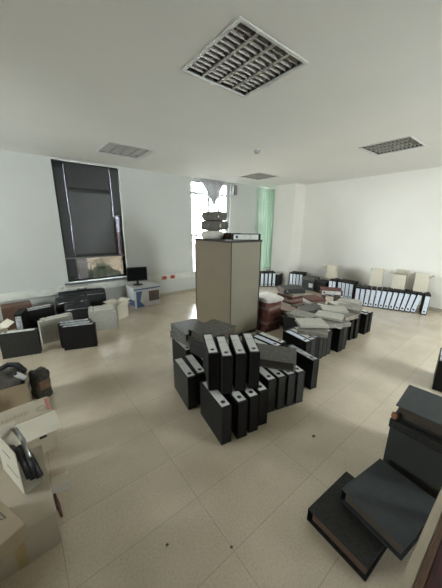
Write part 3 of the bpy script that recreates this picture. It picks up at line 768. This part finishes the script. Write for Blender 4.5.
cC = empty('large_carton', (-0.315, 1.43, 0), rad(2)); tag(cC, 'large pale carton with a yellow tape strip, nearest at left', 'box')
MB().bb(-0.27, 0.27, -0.25, 0.25, 0, 0.20, 0.004).build('body', CARTW, cC)
MB().bb(0.10, 0.14, -0.2512, -0.25, 0, 0.198).build('tape', TAPE, cC)
f = MB(); f.bb(0.0, 0.010, -0.16, -0.07, -0.08, 0.0)
bmesh.ops.transform(f.bm, matrix=Matrix.Translation((0.272, 0, 0.12)) @ Matrix.Rotation(rad(-8), 4, 'Y'), verts=f.bm.verts); f.build('torn_flap', MAROON, cC)

cD = empty('tan_carton', (-0.305, 1.20, 0.2025), rad(-65)); tag(cD, 'flat tan carton with a printed mark lying on the big carton', 'box')
MB().bb(-0.13, 0.13, -0.12, 0.12, 0, 0.085, 0.003).build('body', CARTB, cD)
t_ = MB(); z_ = 0.0856
t_.box((0.01, 0.092, z_), (0.05, 0.005, 0.001)); t_.box((0.01, 0.045, z_), (0.05, 0.005, 0.001)); t_.box((-0.015, 0.068, z_), (0.005, 0.05, 0.001))
t_.box((0.018, 0.076, z_), (0.028, 0.005, 0.001), Matrix.Rotation(rad(40), 3, 'Z')); t_.box((0.018, 0.060, z_), (0.028, 0.005, 0.001), Matrix.Rotation(rad(-40), 3, 'Z'))
t_.build('printed_mark', INK, cD)

cE = empty('file_holder', (-0.150, 1.51, 0.2025), rad(-71)); tag(cE, 'white open file box with slots and a round hole, on the big carton', 'file box')
c = MB(); th = 0.003
c.bb(-0.13, 0.13, -0.045, -0.045+th, 0, 0.25); c.bb(-0.13, 0.13, -0.042, 0.042, 0, th)
c.bb(-0.13, -0.13+th, -0.042, 0.042, th, 0.25)
c.bb(-0.128, 0.13, 0.045-th, 0.045, 0, 0.02); c.build('body', CARTC, cE)
MB().cyl((-0.085, -0.0451, 0.205), (-0.085, -0.0415, 0.205), 0.011).build('finger_hole', HOLE, cE)
MB().bb(-0.06, 0.04, -0.0455, -0.0415, 0.165, 0.172).bb(-0.04, 0.10, -0.0455, -0.0415, 0.08, 0.086).build('slot', INK, cE)
ca = MB(); ca.tube([(-0.11, 0, 0.02), (-0.05, 0.01, 0.12), (0.0, -0.005, 0.16), (0.05, 0.0, 0.13), (0.11, 0.0, 0.03)], 0.020, 10)
ca.tube([(-0.11, 0.02, 0.02), (-0.03, 0.02, 0.10), (0.04, 0.02, 0.11), (0.13, 0.02, 0.03)], 0.016, 8)
ca.tube([(-0.10, -0.02, 0.02), (-0.05, -0.02, 0.15), (0.05, -0.02, 0.17), (0.11, -0.02, 0.05)], 0.014, 8)
ca = ca.build('cable_roll', PLASTIC, None, True, loc=(-0.138, 1.515, 0.206)); ca.rotation_euler = (0, 0, rad(-71)); tag(ca, 'black cable roll lying in the white open file box', 'cable')
pc = MB().tube([(-0.11, 0, 0.03), (0, 0.004, 0.02), (0.09, 0, -0.03)], 0.012, 10).build('metal_rod', STEEL, None, True, loc=(-0.125, 1.51, 0.385)); pc.rotation_euler = (0, 0, rad(-76)); tag(pc, 'shiny metal rod lying on the cables in the file box', 'rod')
nb = empty('note_block', (0.0, 1.51, 0), rad(-6)); tag(nb, 'small white paper block on the floor beside the big carton', 'paper block')
MB().bb(-0.042, 0.042, -0.04, 0.04, 0, 0.05, 0.002).build('paper_block', PAPER, nb)
MB().bb(-0.043, 0.043, -0.041, 0.041, 0.0502, 0.0517).build('cover_sheet', CARTC, nb)

# ---------------------------------------------------------------- right foreground
sb = empty('storage_box', (1.80, 0.175, 0)); tag(sb, 'large dark grey box at the right under a grey binder', 'box')
MB().bb(-0.215, 0.22, -0.20, 0.20, 0, 0.405, 0.006, 2).build('body', mat('dark_grey_carton', (0.036, 0.037, 0.034), 0.6), sb)
MB().bb(-0.221, 0.226, -0.206, 0.206, 0.355, 0.412, 0.004).build('lid', BLACK2, sb)
binder('slate', 1.78, 0.20, 0.413, 'flat', 94, 'slate grey binder lying on the large box at right', None)
oc = MB().lump((0, 0, 0.02), (0.022, 0.03, 0.035), 2, 0.3, 0.4, 5, 4).build('orange_scrap', ORANGE, None, True, loc=(1.60, 0.365, 0.412)); tag(oc, 'orange brown scrap at the corner of the large box lid', 'scrap')
binder('black_open', 1.17, 0.345, 0, 'flat', 177, 'black marbled binder lying flat on the floor, lowest at right', 'flat binders at the right front')
binder('slate', 1.325, 0.25, 0.081, 'flat', 172, 'slate grey binder lying across the black marbled one', 'flat binders at the right front')
for k, (x, y) in enumerate([(3.12, 0.42), (3.13, 0.32)]):
    binder('foil' if k == 0 else 'black', x, y, 0, 'up', 10, 'black binder at the right edge beyond the large box, %s' % ['left one with white label', 'right one'][k], 'binders at the right edge')

# low table with dark red top
tb = empty('low_table', (0.90, -0.308, 0)); tag(tb, 'dark red low table with cream and brown edging, bottom right corner', 'table')
MB().bb(-0.55, 0.55, -0.38, 0.335, 0.425, 0.452, 0.002).build('table_top', REDWOOD, tb)
MB().bb(-0.55, 0.55, 0.3355, 0.355, 0.42, 0.456, 0.003).build('inner_edging', BROWNW, tb)
MB().bb(-0.55, 0.55, 0.3555, 0.385, 0.41, 0.452, 0.003).build('outer_edging', CREAME, tb)
for sx in (-1, 1):
    for yy in (-0.34, 0.30): MB().bb(sx*0.51-0.02, sx*0.51+0.02, yy-0.02, yy+0.02, 0, 0.425, 0.002).build('leg', BROWNW, tb)

# crumbs on the floor
for k, (x, y, s_) in enumerate([(1.52, 0.80, 0.012), (0.36, 0.86, 0.006), (0.60, 0.66, 0.006)]):
    d = MB().lump((0, 0, s_*0.4), (s_*2, s_*1.4, s_*0.8), k, 0.4, 0.5, 3, 4).build('dark_crumb', INK, None, True, loc=(x, y, 0.0005)); tag(d, ['dark crumb on the open floor before the large grey box', 'tiny dark crumb on the floor near the camera, left one', 'tiny dark crumb on the floor near the camera, right one'][k], 'crumb', 'crumbs on the floor')
